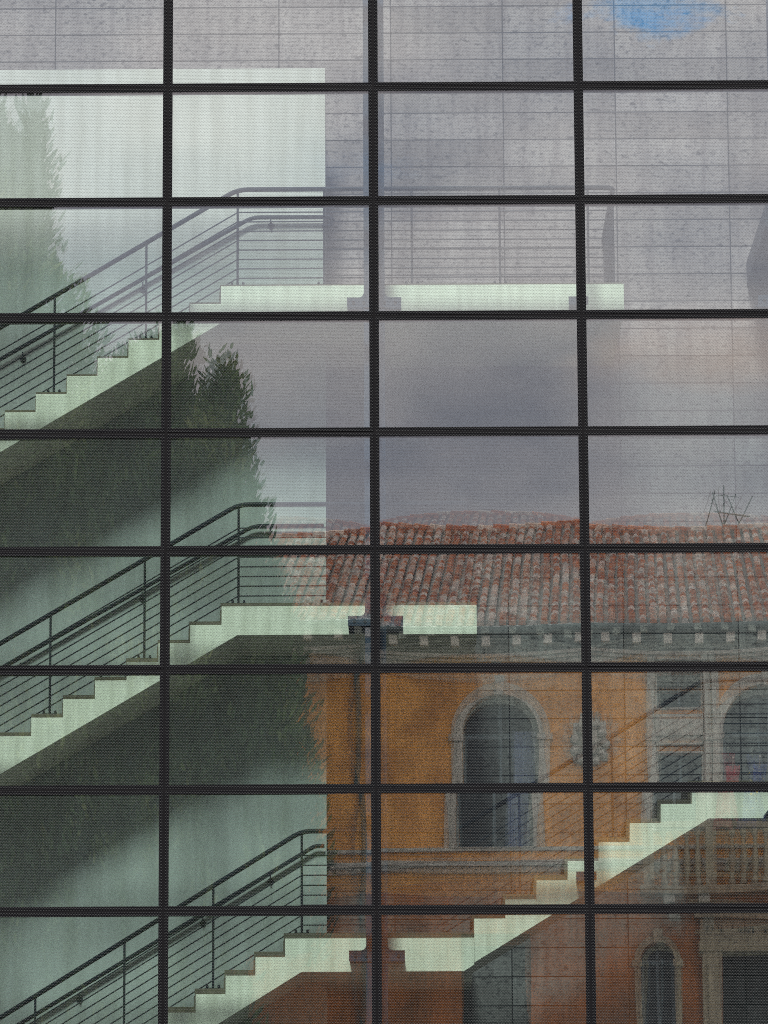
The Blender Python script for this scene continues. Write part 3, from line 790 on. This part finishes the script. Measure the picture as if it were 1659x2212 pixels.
# portal
b = MB(); zp = fh(2067)
b.box(gC-pW-.42, gC-pW-.02, .003, .20, 0, zp-.02); b.box(gC+pW+.02, gC+pW+.42, .003, .20, 0, zp-.02)
b.box(gC-pW-.30, gC-pW-.14, .2005, .27, 0, zp-.25); b.box(gC+pW+.14, gC+pW+.30, .2005, .27, 0, zp-.25)
b.box(gC-pW-.50, gC+pW+.50, .003, .26, zp-.018, zp+.16); b.box(gC-pW-.46, gC+pW+.46, .003, .22, zp+.161, zp+.62); b.box(gC-pW-.58, gC+pW+.58, .003, .42, zp+.621, zp+.74)
pt = b.build('portal', M_TRIMD, pal)
b = MB(); rg = random.Random(9); x = gC-pW-.34        # worn inscription: dark incised strokes, no longer legible
while x < gC+pW+.3:
    if rg.random() < .14: x += .16; continue
    for k in range(rg.choice((1, 2, 2, 3))):
        xx = x+.035*k
        if rg.random() < .7: b.box(xx, xx+.016, .2202, .223, zp+.34+rg.uniform(0, .03), zp+.48)
        else: b.box(xx, xx+.04, .2202, .2228, zp+rg.choice((.345, .41, .465)), zp+rg.choice((.345, .41, .465))+.016)
    x += .13
b.build('worn_inscription', M_DOOR, pt)
b = MB(); b.box(gC-pW+.002, gC+pW-.002, -.42, -.38, .3, zp-.002); dr = b.build('door', M_DOOR, pal)
b = MB()
for sx in (-1, 1):
    for z0, z1 in ((.5, 1.9), (2.05, 3.4), (3.55, zp-.3)):
        if z1 > z0+.3:
            b.box(*sorted((gC+sx*.12, gC+sx*(pW-.15))), -.3795, -.355, z0, z1)
b.build('door_panels', M_DOOR, dr)
# coat of arms: shield, crown and scrolls in relief
sx_, sz_ = fs(1263, 1595), fh(1600)
b = MB(); sh = [(-.24, .22), (.24, .22)]+[(.24*math.cos(a), -.02+.32*math.sin(a)) for a in [-k*math.pi/14 for k in range(1, 14)]]
b.prism([(sx_+x, sz_+z) for x, z in sh], .06, .20)
b.prism([(sx_+x*.72, sz_+z*.72) for x, z in sh], .2005, .24)
for k in range(11):
    a = k*2*math.pi/11
    b.lathe((sx_+.40*math.cos(a), .10, sz_-.06+.40*math.sin(a)*1.05), [(.0, -.11), (.08, -.08), (.11, 0), (.08, .08), (.0, .11)], 8)
for k in range(5):
    b.lathe((sx_-.24+.12*k, .12, sz_+.40), [(.06, 0), (.05, .12), (.02, .16), (.045, .20), (.0, .25)], 8)
b.box(sx_-.30, sx_+.30, .05, .22, sz_+.31, sz_+.40)
b.box(sx_-.42, sx_+.42, .002, .06, sz_-.42, sz_+.42)
b.build('coat_of_arms', M_TRIM, pal, bevel=.012)
# downpipe
b = MB(); xp = fs(772); b.tube([(xp, .10, .3), (xp, .10, h_eave-.9), (xp, .5, h_eave-.2)], .06, 8); b.build('downpipe', M_GUT, pal, smooth=True)
# flags over the balcony
RZ = Matrix.Rotation(TH, 4, 'Z')
def flag(px, mcol, label, stars=False, L_=1.25):
    x, z = fs(px), fh(1672); p = RZ @ Vector((x, .5, 0)); loc = (p.x, p.y-V0, z)
    t = thing('flag', label, 'flag', loc, TH, 'flags above the balcony')
    b = MB(); b.tube([(0, -.50, -.9), (0, .55, .25)], .018, 8); b.lathe((0, .56, .25), [(.0, -.03), (.03, 0), (.0, .05)], 8); b.build('pole', M_TRIM, t)
    b = MB(); n = 14; vs = []
    for i in range(n+1):
        for j in range(9):
            u = i/n; v = j/8
            vs.append(((u-.5)*.42*(1-.25*(1-v))+.04*math.sin(v*5+u*3), .40+.05*math.sin(u*15+v*2)-.15*v*0, .12-v*L_-.35*abs(u-.5)*(v)))
    b.add(vs, [(i*9+j, (i+1)*9+j, (i+1)*9+j+1, i*9+j+1) for i in range(n) for j in range(8)])
    cl_ = b.build('cloth', mcol, t, smooth=True)
    so = cl_.modifiers.new('thick', 'SOLIDIFY'); so.thickness = .006
    if stars:
        for k in range(7):
            a = k*math.pi*2/7; q = MB(); cx, cz = .15*math.cos(a), -.5+.22*math.sin(a)
            pts = [(cx+(.035 if i % 2 == 0 else .015)*math.sin(i*math.pi/5), cz+(.035 if i % 2 == 0 else .015)*math.cos(i*math.pi/5)) for i in range(10)]
            q.prism(pts, .47, .475); q.build('star', M_YEL, cl_)
    return t
flag(1566, M_RED, 'red flag hanging from a pole over the balcony left of the blue one')
flag(1622, M_BLUE, 'blue flag with yellow stars hanging over the balcony', True)

# aerial on the ridge
xa_, za_ = fac(1565, 1140, -YR)
p = RZ @ Vector((xa_, YR, 0))
t = thing('tv_antenna', 'thin dark television aerial standing on the roof ridge at the right', 'antenna', (p.x, p.y-V0, ZR+.08), TH)
b = MB(); b.tube([(0, 0, 0), (0, 0, .95)], .018, 6); b.build('mast', M_ANT, t)
b = MB(); b.tube([(-.25, 0, .38), (.62, 0, .22)], .018, 6); b.build('boom', M_ANT, t)
for k, (x, tilt) in enumerate(((-.34, .1), (-.12, -.12), (.10, .14), (.28, -.16), (.44, .18))):
    b = MB(); zc = .38-.18*(x+.25)
    b.tube([(x-tilt, -.1, zc-.34), (x+tilt*.1, 0, zc), (x+tilt*1.3, .1, zc+.42)], .015, 5); b.build('element', M_ANT, t)
b = MB(); b.tube([(-.15, 0, .74), (.35, 0, .68)], .010, 5); b.tube([(-.3, 0, .62), (-.15, 0, .74)], .008, 5); b.build('upper_boom', M_ANT, t)

# ------------------------------------------------------------------ trees
def cypress(label, y_, leaders, seed):
    """leaders: (px_x, px_top, radius_base, taper_length, base z) measured at distance D+|y_|"""
    rg = random.Random(seed)
    def vt(px, py):
        r = ray(px, py); t_ = (D+y_)/r.y; q = ORG+r*t_; return q.x, q.z
    L0 = [(*vt(px, py), r_, ln) for px, py, r_, ln in leaders]
    bx = sum(l[0] for l in L0)/len(L0)
    t = thing('cypress_tree', label, 'tree', (bx, -y_, 0), 0, 'tall dark cypresses mirrored in the glass')
    b = MB(); b.tube([(0, 0, 0), (.1, 0, 5), (0, .1, 11), (0, 0, max(l[1] for l in L0)-3)], [.38, .3, .2, .05], 10)
    b.build('trunk', M_BARK, t)
    V, Fc, A = [], [], []
    def quad(p, d, w, ln, a):
        s_ = d.cross(Vector((rg.uniform(-1, 1), rg.uniform(-1, 1), rg.uniform(-.3, .3)))).normalized()*w
        b0 = len(V)
        V.extend([tuple(p-s_*.5), tuple(p+s_*.5), tuple(p+s_*.55+d*ln*.6), tuple(p+d*ln), tuple(p-s_*.55+d*ln*.6)])
        Fc.append((b0, b0+1, b0+2, b0+3, b0+4)); A.append(a)
    for li, (lx, lz, rb, ln) in enumerate(L0):
        z_lo = 1.2 if li == 0 else max(1.2, lz-ln*1.9)
        yo = rg.uniform(-.8, .8)*(li > 0)
        def rad(z, th):
            k = max(0.0, lz-z)/ln
            base = rb*min(1.0, k)**.62
            lump = 1+.16*noise.noise(Vector((math.cos(th)*1.3, math.sin(th)*1.3, z*.35+li*7+seed)))+.20*noise.noise(Vector((math.cos(th)*3, math.sin(th)*3, z*1.1+seed)))+.14*noise.noise(Vector((math.cos(th)*7, math.sin(th)*7, z*2.6+seed)))
            if z < 4: base *= .55+.45*(z/4)
            return base*lump
        # inner body so the crown is closed
        nz, nth = 60, 26; b0 = len(V)
        for i in range(nz+1):
            z = z_lo+(lz-.35-z_lo)*i/nz
            for k in range(nth):
                th = 2*math.pi*k/nth; r_ = rad(z, th)*.74*(1+.12*noise.noise(Vector((lx+math.cos(th)*4, math.sin(th)*4, z*1.6))))
                V.append((lx-bx+r_*math.cos(th), yo+r_*math.sin(th), z))
        for i in range(nz):
            for k in range(nth):
                Fc.append((b0+i*nth+k, b0+i*nth+(k+1) % nth, b0+(i+1)*nth+(k+1) % nth, b0+(i+1)*nth+k)); A.append(rg.uniform(0, .35))
        H_ = lz-z_lo; n_cl = int(H_*rb*80)
        for _ in range(n_cl):
            z = z_lo+H_*(1-rg.random()**1.25*1.0) if rg.random() < .6 else z_lo+H_*rg.random()
            th = rg.uniform(0, 2*math.pi)
            if math.sin(th) < -.4 and rg.random() < .6: th = -th
            rr_ = rad(z, th)*rg.uniform(.78, 1.03)
            c0 = Vector((lx-bx+rr_*math.cos(th), yo+rr_*math.sin(th), z))
            out = Vector((math.cos(th), math.sin(th), 0)); tone = .42+.95*noise.noise(c0*.8+Vector((seed*9, 0, 0)))+.5*noise.noise(c0*2.1)+rg.uniform(-.12, .12)
            for q in range(9):
                d = (out*rg.uniform(.05, .75)+Vector((rg.uniform(-.3, .3), rg.uniform(-.3, .3), rg.uniform(.5, 1.1)))).normalized()
                quad(c0+Vector((rg.gauss(0, .13), rg.gauss(0, .13), rg.gauss(0, .16))), d, rg.uniform(.04, .08), rg.uniform(.12, .32), min(1, max(0, tone+rg.uniform(-.15, .15))))
    me = bpy.data.meshes.new('crown'); me.from_pydata(V, [], Fc); me.materials.append(M_LEAF)
    a_ = me.attributes.new('rnd', 'FLOAT', 'FACE'); a_.data.foreach_set('value', A)
    link(bpy.data.objects.new('crown', me), t)
    return t
cypress('tallest cypress, cut by the left edge, its broad dark top beside the white wall', 47.0, [(-60, 240, 3.0, 6.5), (88, 272, .42, 1.2), (-15, 235, .8, 2.5), (60, 330, .6, 1.6)], 1)
cypress('cypress with a forked top in the second column of panes, right of the tallest one', 45.0, [(330, 770, 1.9, 6.0), (385, 695, .32, 2.6), (482, 795, .42, 1.1), (450, 885, .8, 3.0), (505, 975, .72, 2.6), (560, 1250, 1.2, 4.0), (280, 800, 1.5, 5)], 2)
cypress('lower dark cypress filling the gap between the two taller ones', 46.0, [(180, 900, 2.4, 5.0), (90, 980, 2.2, 5.0)], 4)
